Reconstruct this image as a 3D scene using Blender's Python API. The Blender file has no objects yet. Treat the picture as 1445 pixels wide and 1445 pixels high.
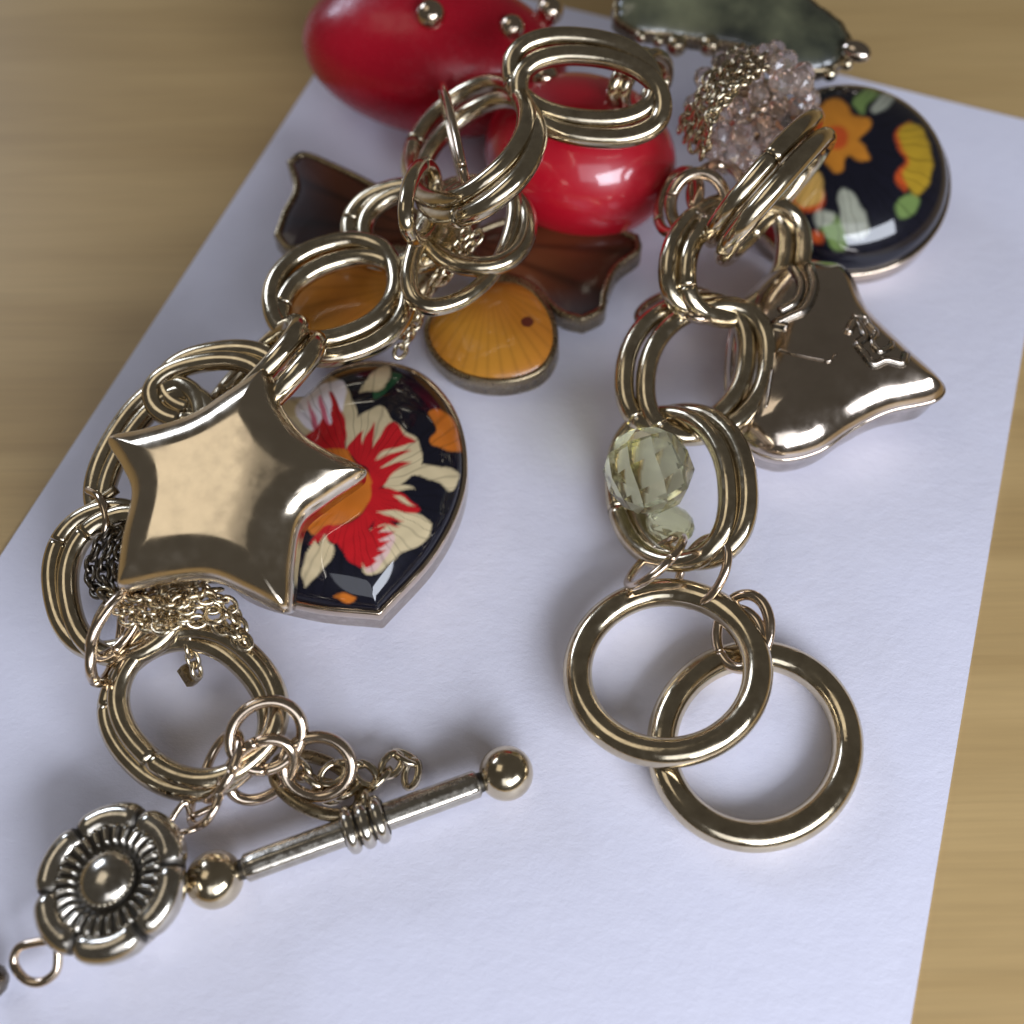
import bpy, math, random
import numpy as np
from mathutils import Vector, Matrix, Quaternion

random.seed(7)
RNG = np.random.default_rng(7)
sc = bpy.context.scene
col = sc.collection
sc.unit_settings.scale_length = 0.01          # one unit is one centimetre

# ------------------------------------------------------------------ camera
H_CAM, PITCH, ROLL, FPX, W = 6.6, math.radians(62), math.radians(-1.0), 1500.0, 1445.0
fwd = Vector((0, math.cos(PITCH), -math.sin(PITCH)))
right = Vector((1, 0, 0))
up = right.cross(fwd)
right, up = (right * math.cos(ROLL) + up * math.sin(ROLL)), (up * math.cos(ROLL) - right * math.sin(ROLL))
CAM = Vector((0, 0, H_CAM))
cd = bpy.data.cameras.new('camera')
cam = bpy.data.objects.new('camera', cd)
col.objects.link(cam)
cam.matrix_world = Matrix((
    (right.x, up.x, -fwd.x, CAM.x), (right.y, up.y, -fwd.y, CAM.y), (right.z, up.z, -fwd.z, CAM.z), (0, 0, 0, 1)))
cd.sensor_width = 36
cd.lens = 36 * FPX / W
cd.clip_start, cd.clip_end = 0.1, 1000
cd.dof.use_dof = True
cd.dof.focus_distance = 6.75
cd.dof.aperture_fstop = 0.23
sc.camera = cam

# ------------------------------------------------------------------ light
world = bpy.data.worlds.new('World')
sc.world = world
world.use_nodes = True
bg = world.node_tree.nodes['Background']
bg.inputs[0].default_value = (0.80, 0.74, 0.66, 1)
bg.inputs[1].default_value = 0.105


def area(name, direction, dist, sx, sy, power, color, target=(0, 3.4, 0.3)):
    d = Vector(direction).normalized()
    l = bpy.data.lights.new(name, 'AREA')
    l.shape = 'RECTANGLE'
    l.size, l.size_y, l.energy, l.color = sx, sy, power, color
    o = bpy.data.objects.new(name, l)
    col.objects.link(o)
    o.location = Vector(target) + d * dist
    o.rotation_euler = d.to_track_quat('Z', 'Y').to_euler()
    return o


area('window_light', (0.52, -0.78, 0.52), 22, 18, 7.0, 5700, (0.83, 0.885, 1.0))
area('curtain_light', (0.10, -0.82, 0.62), 26, 17, 12, 1300, (0.86, 0.90, 1.0))
area('far_window_light', (-0.62, 0.62, 0.42), 80, 26, 18, 15000, (0.70, 0.80, 1.0))
area('ceiling_light', (-0.44, 0.13, 0.89), 90, 40, 36, 4800, (1.0, 0.90, 0.74), target=(-2, 3.5, 1))

sc.view_settings.view_transform = 'Standard'
sc.view_settings.look = 'None'
sc.view_settings.exposure = -0.08
sc.view_settings.gamma = 1
sc.cycles.use_denoising = True
sc.cycles.max_bounces = 10
sc.cycles.glossy_bounces = 6
sc.cycles.transmission_bounces = 8
sc.cycles.sample_clamp_indirect = 6
sc.cycles.blur_glossy = 0.3
sc.cycles.caustics_refractive = True


# ------------------------------------------------------------------ from the picture to the table
def ray(px, py):
    v = fwd * FPX + right * (px - W / 2) + up * (W / 2 - py)
    return v


def P(px, py, z):
    v = ray(px, py)
    return CAM + v * ((z - CAM.z) / v.z)


def scale_at(px, py, z):                     # pixels per centimetre
    return FPX / (P(px, py, z) - CAM).dot(fwd)


class Plane:
    def __init__(s, px, py, z, n=(0, 0, 1)):
        s.o = P(px, py, z)
        s.n = Vector(n).normalized()
        s.ex = Vector((1, 0, 0))
        s.ex = (s.ex - s.n * s.ex.dot(s.n)).normalized()
        s.ey = s.n.cross(s.ex)

    def to2(s, px, py):
        v = ray(px, py)
        t = (s.o - CAM).dot(s.n) / v.dot(s.n)
        q = CAM + v * t - s.o
        return (q.dot(s.ex), q.dot(s.ey))

    def to3(s, xy, h):
        xy = np.asarray(xy, float)
        o, ex, ey, n = (np.array(v) for v in (s.o, s.ex, s.ey, s.n))
        return o + xy[:, :1] * ex + xy[:, 1:2] * ey + np.asarray(h, float).reshape(-1, 1) * n


def project(v):                              # world points to picture points, for tracing prints
    q = np.asarray(v) - np.array(CAM)
    d = q @ np.array(fwd)
    return np.stack([W / 2 + FPX * (q @ np.array(right)) / d, W / 2 - FPX * (q @ np.array(up)) / d], 1)


# ------------------------------------------------------------------ materials
def new_mat(name):
    m = bpy.data.materials.new(name)
    m.use_nodes = True
    nt = m.node_tree
    return m, nt, nt.nodes['Principled BSDF']


def metal(name, c, rough=0.16, spots=0.5, dark=(0.16, 0.11, 0.07), bump=0.02, nscale=9.0, attr=None, wavy=0.0):
    m, nt, b = new_mat(name)
    N, L = nt.nodes, nt.links
    tc = N.new('ShaderNodeTexCoord')
    n1 = N.new('ShaderNodeTexNoise')
    n1.inputs['Scale'].default_value = nscale
    n1.inputs['Detail'].default_value = 6
    n1.inputs['Roughness'].default_value = 0.65
    L.new(tc.outputs['Object'], n1.inputs['Vector'])
    r = N.new('ShaderNodeValToRGB')
    r.color_ramp.elements[0].position = 0.32
    r.color_ramp.elements[0].color = (*[c[i] * (1 - spots) + dark[i] * spots for i in range(3)], 1)
    r.color_ramp.elements[1].position = 0.62
    r.color_ramp.elements[1].color = (*c, 1)
    L.new(n1.outputs[0], r.inputs[0])
    out = r.outputs[0]
    if attr:
        a = N.new('ShaderNodeAttribute')
        a.attribute_name = attr
        mx = N.new('ShaderNodeMix')
        mx.data_type = 'RGBA'
        mx.inputs[7].default_value = (0.018, 0.015, 0.013, 1)
        L.new(a.outputs['Fac'], mx.inputs[0])
        L.new(out, mx.inputs[6])
        out = mx.outputs[2]
        mr0 = N.new('ShaderNodeMath')
        mr0.operation = 'MULTIPLY'
        mr0.inputs[1].default_value = 0.4
        L.new(a.outputs['Fac'], mr0.inputs[0])
    L.new(out, b.inputs['Base Color'])
    n2 = N.new('ShaderNodeTexNoise')
    n2.inputs['Scale'].default_value = nscale * 3.1
    n2.inputs['Detail'].default_value = 4
    L.new(tc.outputs['Object'], n2.inputs['Vector'])
    mr = N.new('ShaderNodeMapRange')
    mr.inputs[1].default_value = 0.3
    mr.inputs[2].default_value = 0.7
    mr.inputs[3].default_value = rough * 0.65
    mr.inputs[4].default_value = rough * 1.7
    L.new(n2.outputs[0], mr.inputs[0])
    if attr:
        ad = N.new('ShaderNodeMath')
        ad.operation = 'ADD'
        L.new(mr.outputs[0], ad.inputs[0])
        L.new(mr0.outputs[0], ad.inputs[1])
        L.new(ad.outputs[0], b.inputs['Roughness'])
    else:
        L.new(mr.outputs[0], b.inputs['Roughness'])
    bp = N.new('ShaderNodeBump')
    bp.inputs['Strength'].default_value = bump * 6
    bp.inputs['Distance'].default_value = 0.01
    n3 = N.new('ShaderNodeTexNoise')
    n3.inputs['Scale'].default_value = nscale * 1.7
    n3.inputs['Detail'].default_value = 3
    L.new(tc.outputs['Object'], n3.inputs['Vector'])
    L.new(n3.outputs[0], bp.inputs['Height'])
    if wavy:                                 # slow hand-polished unevenness
        n4 = N.new('ShaderNodeTexNoise')
        n4.inputs['Scale'].default_value = 1.5
        n4.inputs['Detail'].default_value = 0.6
        L.new(tc.outputs['Object'], n4.inputs['Vector'])
        b2 = N.new('ShaderNodeBump')
        b2.inputs['Strength'].default_value = wavy
        b2.inputs['Distance'].default_value = 0.12
        L.new(n4.outputs[0], b2.inputs['Height'])
        L.new(b2.outputs[0], bp.inputs['Normal'])
    L.new(bp.outputs[0], b.inputs['Normal'])
    b.inputs['Metallic'].default_value = 1
    return m


def gloss(name, c, rough=0.06, coat=1.0, attr=None, noise=None, bump=0.0, spec=0.5):
    m, nt, b = new_mat(name)
    N, L = nt.nodes, nt.links
    if attr:
        a = N.new('ShaderNodeVertexColor')
        a.layer_name = attr
        L.new(a.outputs[0], b.inputs['Base Color'])
    elif noise:
        tc = N.new('ShaderNodeTexCoord')
        n1 = N.new('ShaderNodeTexNoise')
        n1.inputs['Scale'].default_value = noise[0]
        n1.inputs['Detail'].default_value = 5
        L.new(tc.outputs['Object'], n1.inputs['Vector'])
        r = N.new('ShaderNodeValToRGB')
        r.color_ramp.elements[0].position = 0.35
        r.color_ramp.elements[1].position = 0.65
        r.color_ramp.elements[0].color = (*c, 1)
        r.color_ramp.elements[1].color = (*noise[1], 1)
        L.new(n1.outputs[0], r.inputs[0])
        L.new(r.outputs[0], b.inputs['Base Color'])
    else:
        b.inputs['Base Color'].default_value = (*c, 1)
    b.inputs['Roughness'].default_value = 0.35
    b.inputs['Specular IOR Level'].default_value = spec
    b.inputs['Coat Weight'].default_value = coat
    b.inputs['Coat IOR'].default_value = 1.52
    tc2 = N.new('ShaderNodeTexCoord')
    n2 = N.new('ShaderNodeTexNoise')
    n2.inputs['Scale'].default_value = 14
    n2.inputs['Detail'].default_value = 5
    L.new(tc2.outputs['Object'], n2.inputs['Vector'])
    mr = N.new('ShaderNodeMapRange')
    mr.inputs[1].default_value = 0.35
    mr.inputs[2].default_value = 0.7
    mr.inputs[3].default_value = rough * 0.5
    mr.inputs[4].default_value = rough * 2.0
    L.new(n2.outputs[0], mr.inputs[0])
    L.new(mr.outputs[0], b.inputs['Coat Roughness'])
    return m


def glass(name, c, rough=0.02, trans=1.0, ior=1.55):
    m, nt, b = new_mat(name)
    N, L = nt.nodes, nt.links
    tc = N.new('ShaderNodeTexCoord')
    n1 = N.new('ShaderNodeTexNoise')
    n1.inputs['Scale'].default_value = 6
    L.new(tc.outputs['Object'], n1.inputs['Vector'])
    r = N.new('ShaderNodeValToRGB')
    r.color_ramp.elements[0].color = (*[x * 0.9 for x in c], 1)
    r.color_ramp.elements[1].color = (*[min(1, x * 1.08) for x in c], 1)
    L.new(n1.outputs[0], r.inputs[0])
    L.new(r.outputs[0], b.inputs['Base Color'])
    b.inputs['Roughness'].default_value = rough
    b.inputs['Transmission Weight'].default_value = trans
    b.inputs['IOR'].default_value = ior
    return m


M = {}
M['brass'] = metal('antique_brass', (0.68, 0.585, 0.42), 0.13, 0.32, nscale=6)
M['link'] = metal('brass_wire', (0.68, 0.59, 0.43), 0.14, 0.38, nscale=6)
M['rose'] = metal('rose_brass', (0.70, 0.57, 0.44), 0.13, 0.2, nscale=4)
M['star'] = metal('polished_brass', (0.73, 0.63, 0.49), 0.13, 0.10, nscale=3, bump=0.002, wavy=0.10)
M['puff'] = metal('pewter_brass', (0.70, 0.60, 0.50), 0.11, 0.2, nscale=3, bump=0.003, wavy=0.14)
M['bronze'] = metal('dull_bronze', (0.36, 0.29, 0.18), 0.26, 0.5)
M['antique'] = metal('blackened_brass', (0.63, 0.585, 0.50), 0.15, 0.3, attr='patina')
M['dark'] = metal('dark_steel', (0.20, 0.18, 0.15), 0.25, 0.4)
M['red'] = gloss('red_enamel', (0.50, 0.003, 0.018), 0.05, noise=(1.1, (0.58, 0.005, 0.022)))
M['matte_red'] = gloss('worn_red_enamel', (0.36, 0.003, 0.015), 0.2, coat=0.5, noise=(1.4, (0.44, 0.005, 0.02)), spec=0.2)
M['print'] = gloss('printed_glass', (0, 0, 0), 0.03, attr='print', spec=0.05)
M['amber'] = gloss('amber_resin', (0, 0, 0), 0.06, attr='print', coat=0.55, spec=0.2)
M['green_enamel'] = gloss('green_enamel', (0.026, 0.030, 0.020), 0.08, noise=(1.7, (0.17, 0.175, 0.10)))
M['pink'] = glass('pink_crystal', (0.985, 0.83, 0.775), 0.02, 0.9, 1.5)
M['lime'] = glass('lime_crystal', (0.97, 0.99, 0.62), 0.0, 1.0, 1.52)
nt_ = M['lime'].node_tree                    # thin clear glass also lets plain light through
tr_ = nt_.nodes.new('ShaderNodeBsdfTransparent')
tr_.inputs[0].default_value = (0.975, 0.99, 0.80, 1)
ms_ = nt_.nodes.new('ShaderNodeMixShader')
ms_.inputs[0].default_value = 0.16
nt_.links.new(nt_.nodes['Principled BSDF'].outputs[0], ms_.inputs[1])
nt_.links.new(tr_.outputs[0], ms_.inputs[2])
nt_.links.new(ms_.outputs[0], nt_.nodes['Material Output'].inputs[0])


# ------------------------------------------------------------------ objects
def mesh(name, v, f, smooth=True):
    me = bpy.data.meshes.new(name)
    me.from_pydata([tuple(map(float, x)) for x in v], [], [tuple(map(int, x)) for x in f])
    me.polygons.foreach_set('use_smooth', [smooth] * len(me.polygons))
    me.update()
    return me


ORIG = {}


def tag(o, label=None, cat=None, group=None, kind=None):
    if label: o['label'] = label
    if cat: o['category'] = cat
    if group: o['group'] = group
    if kind: o['kind'] = kind
    return o


def thing(name, loc, label, cat, group=None):
    o = bpy.data.objects.new(name, None)
    o.empty_display_size = 0.2
    col.objects.link(o)
    o.location = loc
    ORIG[o.name] = Vector(loc)
    return tag(o, label, cat, group)


def holder(name, parent):                    # a part made of sub-parts
    o = bpy.data.objects.new(name, None)
    col.objects.link(o)
    o.parent = parent
    ORIG[o.name] = ORIG[parent.name]
    return o


def part(name, vf, mat, parent=None, smooth=True, label=None):
    v, f = vf
    v = np.asarray(v, float)
    org = np.array(ORIG[parent.name]) if parent else v.mean(0) * np.array([1, 1, 0]) + np.array([0, 0, v[:, 2].min()])
    me = mesh(name, v - org, f, smooth)
    me.materials.append(mat)
    o = bpy.data.objects.new(name, me)
    col.objects.link(o)
    if parent:
        o.parent = parent
    else:
        o.location = org
    ORIG[o.name] = Vector(org)
    if label: o['label'] = label
    return o


def join(*vfs):
    V, F, n = [], [], 0
    for v, f in vfs:
        v = np.asarray(v, float)
        V.append(v)
        F += [tuple(i + n for i in q) for q in f]
        n += len(v)
    return np.concatenate(V), F


# ------------------------------------------------------------------ shapes
def tube(pts, r, closed=False, sides=14, caps=True):
    p = np.asarray([tuple(x) for x in pts], float)
    n = len(p)
    rr = np.full(n, r) if np.isscalar(r) else np.asarray(r, float)
    if closed:
        t = np.roll(p, -1, 0) - np.roll(p, 1, 0)
    else:
        t = np.gradient(p, axis=0)
    t /= np.linalg.norm(t, axis=1)[:, None] + 1e-12
    a = np.array([0, 0, 1.0]) if abs(t[0][2]) < 0.9 else np.array([1.0, 0, 0])
    u = a - t[0] * (a @ t[0]); u /= np.linalg.norm(u)
    us = [u]
    for i in range(1, n):
        u = us[-1] - t[i] * (us[-1] @ t[i])
        u /= np.linalg.norm(u)
        us.append(u)
    us = np.array(us)
    if closed:                               # spread the leftover twist
        u = us[-1] - t[0] * (us[-1] @ t[0]); u /= np.linalg.norm(u)
        w0 = np.cross(t[0], us[0])
        ang = math.atan2(u @ w0, u @ us[0])
        th = -ang * np.arange(n) / n
        ws = np.cross(t, us)
        us = us * np.cos(th)[:, None] + ws * np.sin(th)[:, None]
    ws = np.cross(t, us)
    k = np.arange(sides) * 2 * math.pi / sides
    v = p[:, None, :] + rr[:, None, None] * (np.cos(k)[None, :, None] * us[:, None, :] + np.sin(k)[None, :, None] * ws[:, None, :])
    v = v.reshape(-1, 3)
    f = []
    for i in range(n if closed else n - 1):
        j = (i + 1) % n
        for q in range(sides):
            q2 = (q + 1) % sides
            f.append((i * sides + q, i * sides + q2, j * sides + q2, j * sides + q))
    if not closed and caps:
        f.append(tuple(range(sides))[::-1])
        f.append(tuple((n - 1) * sides + q for q in range(sides)))
    return v, f


def ring_pts(c, U, V, n=72, e=2.0, gap=0.0, start=0.0):
    out = []
    cnt = n if gap == 0 else n + 1
    for i in range(cnt):
        a = start + (gap / 2 + (2 * math.pi - gap) * i / n)
        ca, sa = math.cos(a), math.sin(a)
        if e != 2.0:
            ca = math.copysign(abs(ca) ** (2 / e), ca)
            sa = math.copysign(abs(sa) ** (2 / e), sa)
        out.append(P(c[0] + U[0] * ca + V[0] * sa, c[1] + U[1] * ca + V[1] * sa, max(0.03, c[2] + U[2] * ca + V[2] * sa)))
    return out


def wire(c, U, V, r, n=72, e=2.0, gap=0.0, start=0.0, sides=14):
    return tube(ring_pts(c, U, V, n, e, gap, start), r, gap == 0, sides)


def spline(pts, k=10, closed=False):
    p = np.asarray([tuple(x) for x in pts], float)
    n = len(p)
    out = []
    for i in range(n if closed else n - 1):
        if closed:
            a, b, c, d = p[(i - 1) % n], p[i], p[(i + 1) % n], p[(i + 2) % n]
        else:
            b, c = p[i], p[i + 1]
            a = p[i - 1] if i > 0 else 2 * b - c
            d = p[i + 2] if i + 2 < n else 2 * c - b
        for j in range(k):
            t = j / k
            out.append(0.5 * ((2 * b) + (c - a) * t + (2 * a - 5 * b + 4 * c - d) * t * t + (3 * b - a - 3 * c + d) * t ** 3))
    if not closed:
        out.append(p[-1])
    return np.array(out)


def pxline(pts, k=8, closed=False):          # (px, py, z) control points to a smooth 3-D line
    return [P(*q) for q in spline(pts, k, closed)]


def outline(pts, corners=(), k=14):          # smooth closed 2-D curve, sharp at the listed corners
    p = np.asarray(pts, float)
    n = len(p)
    tan = np.array([(p[(i + 1) % n] - p[(i - 1) % n]) * 0.5 for i in range(n)])
    out = []
    for i in range(n):
        b, c = p[i], p[(i + 1) % n]
        m0 = (c - b) if i in corners else tan[i]
        m1 = (c - b) if (i + 1) % n in corners else tan[(i + 1) % n]
        for j in range(k):
            t = j / k
            out.append((2 * t ** 3 - 3 * t * t + 1) * b + (t ** 3 - 2 * t * t + t) * m0 + (-2 * t ** 3 + 3 * t * t) * c + (t ** 3 - t * t) * m1)
    out = np.array(out)
    seg = np.linalg.norm(np.roll(out, -1, 0) - out, axis=1)
    return out[seg > 1e-9]


def resample(o, n):
    q = np.vstack([o, o[:1]])
    s = np.r_[0, np.cumsum(np.linalg.norm(np.diff(q, axis=0), axis=1))]
    u = np.linspace(0, s[-1], n, endpoint=False)
    return np.stack([np.interp(u, s, q[:, 0]), np.interp(u, s, q[:, 1])], 1)


def ccw(o):
    a = np.sum(o[:, 0] * np.roll(o[:, 1], -1) - o[:, 1] * np.roll(o[:, 0], -1))
    return o if a > 0 else o[::-1]


def edge_dist(xy, o):
    a, b = o, np.roll(o, -1, 0)
    d = np.full(len(xy), 1e9)
    for i in range(len(a)):
        ab = b[i] - a[i]
        t = np.clip(((xy - a[i]) @ ab) / (ab @ ab + 1e-12), 0, 1)
        d = np.minimum(d, np.linalg.norm(xy - (a[i] + t[:, None] * ab), axis=1))
    return d


FRAC = {}


def polar(pl, o2, ctr, hfun, thick, rings=40, dense=1.6, bottom=True, back=None, soft=0):
    """a solid on a plane: top surface of height hfun(edge distance, xy), wall and flat back"""
    n = len(o2)
    ctr = np.asarray(ctr)
    s = 1 - (1 - np.linspace(0, 1, rings + 1)[1:]) ** dense
    ob = o2 - ctr
    for _ in range(soft):
        ob = (ob + np.roll(ob, 1, 0) + np.roll(ob, -1, 0)) / 3
    mixw = (lambda q: (1 - q ** 4)) if soft else (lambda q: 0.0)
    xy = np.concatenate([ctr[None]] + [ctr + ((o2 - ctr) * (1 - mixw(q)) + ob * mixw(q)) * q for q in s])
    d = edge_dist(xy, o2)
    d[-n:] = 0
    FRAC['s'] = np.concatenate([[0.0], np.repeat(s, n)])
    h = hfun(d, xy)
    v = pl.to3(xy, h)
    f = [(0, 1 + i, 1 + (i + 1) % n) for i in range(n)]
    for k in range(rings - 1):
        a, b = 1 + k * n, 1 + (k + 1) * n
        for i in range(n):
            j = (i + 1) % n
            f.append((a + i, b + i, b + j, a + j))
    if bottom:
        v0 = len(v)
        last = 1 + (rings - 1) * n
        bot = pl.to3(ctr + (o2 - ctr) * (0.96 if back is None else back), np.full(n, -thick))
        bc = pl.to3(ctr[None], [-thick])
        v = np.concatenate([v, bot, bc])
        for i in range(n):
            j = (i + 1) % n
            f.append((last + i, v0 + i, v0 + j, last + j))
            f.append((v0 + i, v0 + n, v0 + j))
    return v, f


def sweep(pl, o2, prof):
    """closed profile of (outward offset, height) carried round an outline"""
    n = len(o2)
    t = np.roll(o2, -1, 0) - np.roll(o2, 1, 0)
    t /= np.linalg.norm(t, axis=1)[:, None]
    nr = np.stack([t[:, 1], -t[:, 0]], 1)
    V = np.concatenate([pl.to3(o2 + nr * a, np.full(n, h)) for a, h in prof])
    m = len(prof)
    F = []
    for k in range(m):
        k2 = (k + 1) % m
        for i in range(n):
            j = (i + 1) % n
            F.append((k * n + i, k * n + j, k2 * n + j, k2 * n + i))
    return V, F


def round_prof(w, t, r=0.02, top=0.0):
    """bezel: outer wall of depth t, wall width w, rounded lip"""
    out = [(0, -t), (0, top - r)]
    for a in (30, 60, 90):
        out.append((-r + r * math.cos(math.radians(a)), top - r + r * math.sin(math.radians(a))))
    for a in (120, 150, 180):
        out.append((-w + r + r * math.cos(math.radians(a)), top - r + r * math.sin(math.radians(a))))
    out += [(-w, top - 0.08), (-w, -t)]
    return out


def lathe(c, axis, prof, seg=40):
    """prof: (distance along axis, radius)"""
    ax = Vector(axis).normalized()
    u = ax.orthogonal().normalized()
    w = ax.cross(u)
    V, F = [], []
    for s, r in prof:
        for i in range(seg):
            a = 2 * math.pi * i / seg
            V.append(Vector(c) + ax * s + (u * math.cos(a) + w * math.sin(a)) * r)
    for k in range(len(prof) - 1):
        for i in range(seg):
            j = (i + 1) % seg
            F.append((k * seg + i, k * seg + j, (k + 1) * seg + j, (k + 1) * seg + i))
    F.append(tuple(range(seg))[::-1])
    F.append(tuple((len(prof) - 1) * seg + i for i in range(seg)))
    return [tuple(x) for x in V], F


def ellipsoid(c, A, B, C, nu=64, nv=36, bumpy=None, egg=0.0):
    V, F = [], []
    c, A, B, C = (np.array(x, float) for x in (c, A, B, C))
    for j in range(nv + 1):
        ph = math.pi * j / nv
        for i in range(nu):
            th = 2 * math.pi * i / nu
            w = 1 + egg * math.cos(ph)
            V.append(c + A * math.cos(ph) + (B * math.cos(th) + C * math.sin(th)) * math.sin(ph) * w)
    for j in range(nv):
        for i in range(nu):
            k = (i + 1) % nu
            F.append((j * nu + i, (j + 1) * nu + i, (j + 1) * nu + k, j * nu + k))
    return np.array(V), F


def gem(c, r, rows=7, seg=10, axis=(0, 0, 1), squash=0.92):
    """faceted bead of staggered lozenge facets"""
    ax = Vector(axis).normalized()
    u = ax.orthogonal().normalized()
    w = ax.cross(u)
    V, F = [], []
    for j in range(rows):
        ph = math.pi * (j + 0.55) / (rows + 0.1)
        for i in range(seg):
            th = 2 * math.pi * (i + (j % 2) * 0.5) / seg
            V.append(Vector(c) + ax * (r * squash * math.cos(ph)) + (u * math.cos(th) + w * math.sin(th)) * r * math.sin(ph))
    for j in range(rows - 1):
        for i in range(seg):
            k = (i + 1) % seg
            a, b, c2, d = j * seg + i, j * seg + k, (j + 1) * seg + i, (j + 1) * seg + k
            if j % 2 == 0:
                F += [(a, c2, b), (b, c2, d)]
            else:
                F += [(a, c2, d), (a, d, b)]
    F.append(tuple(range(seg)))
    F.append(tuple((rows - 1) * seg + i for i in range(seg))[::-1])
    return [tuple(x) for x in V], F


def in_poly(p, poly):
    x, y = p[:, 0], p[:, 1]
    inside = np.zeros(len(p), bool)
    n = len(poly)
    for i in range(n):
        x1, y1 = poly[i]
        x2, y2 = poly[(i + 1) % n]
        c = ((y1 > y) != (y2 > y)) & (x < (x2 - x1) * (y - y1) / (y2 - y1 + 1e-12) + x1)
        inside ^= c
    return inside


def paint(o, cols, name='print'):
    a = o.data.color_attributes.new(name, 'FLOAT_COLOR', 'POINT')
    c = np.ones((len(o.data.vertices), 4))
    c[:, :3] = cols
    a.data.foreach_set('color', c.ravel())


def fattr(o, vals, name='patina'):
    a = o.data.attributes.new(name, 'FLOAT', 'POINT')
    a.data.foreach_set('value', np.asarray(vals, float))


# ================================================================== setting
def box_on(c0, c1, z0, z1):
    v = [(c0[0], c0[1], z0), (c1[0], c0[1], z0), (c1[0], c1[1], z0), (c0[0], c1[1], z0)]
    v += [(a, b, z1) for a, b, _ in v]
    return v, [(3, 2, 1, 0), (4, 5, 6, 7), (0, 1, 5, 4), (1, 2, 6, 5), (2, 3, 7, 6), (3, 0, 4, 7)]


def wood_mat():
    m, nt, b = new_mat('pale_wood')
    N, L = nt.nodes, nt.links
    tc = N.new('ShaderNodeTexCoord')
    mp = N.new('ShaderNodeMapping')
    mp.inputs['Rotation'].default_value = (0, 0, math.radians(8))
    mp.inputs['Scale'].default_value = (0.16, 1.5, 1)
    L.new(tc.outputs['Object'], mp.inputs['Vector'])
    n1 = N.new('ShaderNodeTexNoise')
    n1.inputs['Scale'].default_value = 1.1
    n1.inputs['Detail'].default_value = 7
    n1.inputs['Distortion'].default_value = 0.6
    L.new(mp.outputs[0], n1.inputs['Vector'])
    r = N.new('ShaderNodeValToRGB')
    r.color_ramp.elements[0].position = 0.30
    r.color_ramp.elements[0].color = (0.49, 0.325, 0.135, 1)
    r.color_ramp.elements[1].position = 0.66
    r.color_ramp.elements[1].color = (0.61, 0.42, 0.185, 1)
    L.new(n1.outputs[0], r.inputs[0])
    mp2 = N.new('ShaderNodeMapping')
    mp2.inputs['Rotation'].default_value = (0, 0, math.radians(8))
    mp2.inputs['Scale'].default_value = (0.8, 22, 1)
    L.new(tc.outputs['Object'], mp2.inputs['Vector'])
    n2 = N.new('ShaderNodeTexNoise')
    n2.inputs['Scale'].default_value = 1.3
    n2.inputs['Detail'].default_value = 4
    L.new(mp2.outputs[0], n2.inputs['Vector'])
    mx = N.new('ShaderNodeMix')
    mx.data_type = 'RGBA'
    mx.blend_type = 'MULTIPLY'
    mx.inputs[0].default_value = 0.22
    L.new(r.outputs[0], mx.inputs[6])
    L.new(n2.outputs[0], mx.inputs[7])
    L.new(mx.outputs[2], b.inputs['Base Color'])
    b.inputs['Roughness'].default_value = 0.42
    bp = N.new('ShaderNodeBump')
    bp.inputs['Strength'].default_value = 0.08
    bp.inputs['Distance'].default_value = 0.01
    L.new(n2.outputs[0], bp.inputs['Height'])
    L.new(bp.outputs[0], b.inputs['Normal'])
    return m


def paper_mat():
    m, nt, b = new_mat('white_paper')
    N, L = nt.nodes, nt.links
    tc = N.new('ShaderNodeTexCoord')
    n1 = N.new('ShaderNodeTexNoise')
    n1.inputs['Scale'].default_value = 5
    n1.inputs['Detail'].default_value = 8
    n1.inputs['Roughness'].default_value = 0.6
    L.new(tc.outputs['Object'], n1.inputs['Vector'])
    r = N.new('ShaderNodeValToRGB')
    r.color_ramp.elements[0].color = (0.74, 0.735, 0.86, 1)
    r.color_ramp.elements[1].color = (0.80, 0.795, 0.91, 1)
    L.new(n1.outputs[0], r.inputs[0])
    L.new(r.outputs[0], b.inputs['Base Color'])
    b.inputs['Roughness'].default_value = 0.55
    b.inputs['Specular IOR Level'].default_value = 0.35
    mp = N.new('ShaderNodeMapping')
    mp.inputs['Rotation'].default_value = (0, 0, math.radians(35))
    mp.inputs['Scale'].default_value = (6, 9, 1)
    L.new(tc.outputs['Object'], mp.inputs['Vector'])
    n2 = N.new('ShaderNodeTexNoise')
    n2.inputs['Scale'].default_value = 1.0
    n2.inputs['Detail'].default_value = 5
    L.new(mp.outputs[0], n2.inputs['Vector'])
    bp = N.new('ShaderNodeBump')
    n2.inputs['Roughness'].default_value = 0.75
    bp.inputs['Strength'].default_value = 0.32
    bp.inputs['Distance'].default_value = 0.02
    L.new(n2.outputs[0], bp.inputs['Height'])
    L.new(bp.outputs[0], b.inputs['Normal'])
    return m


o = part('table_top', box_on((-70, -45), (70, 75), -2.6, -0.024), wood_mat(), smooth=False)
tag(o, 'pale brown wooden table top under the paper', kind='structure')

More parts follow.
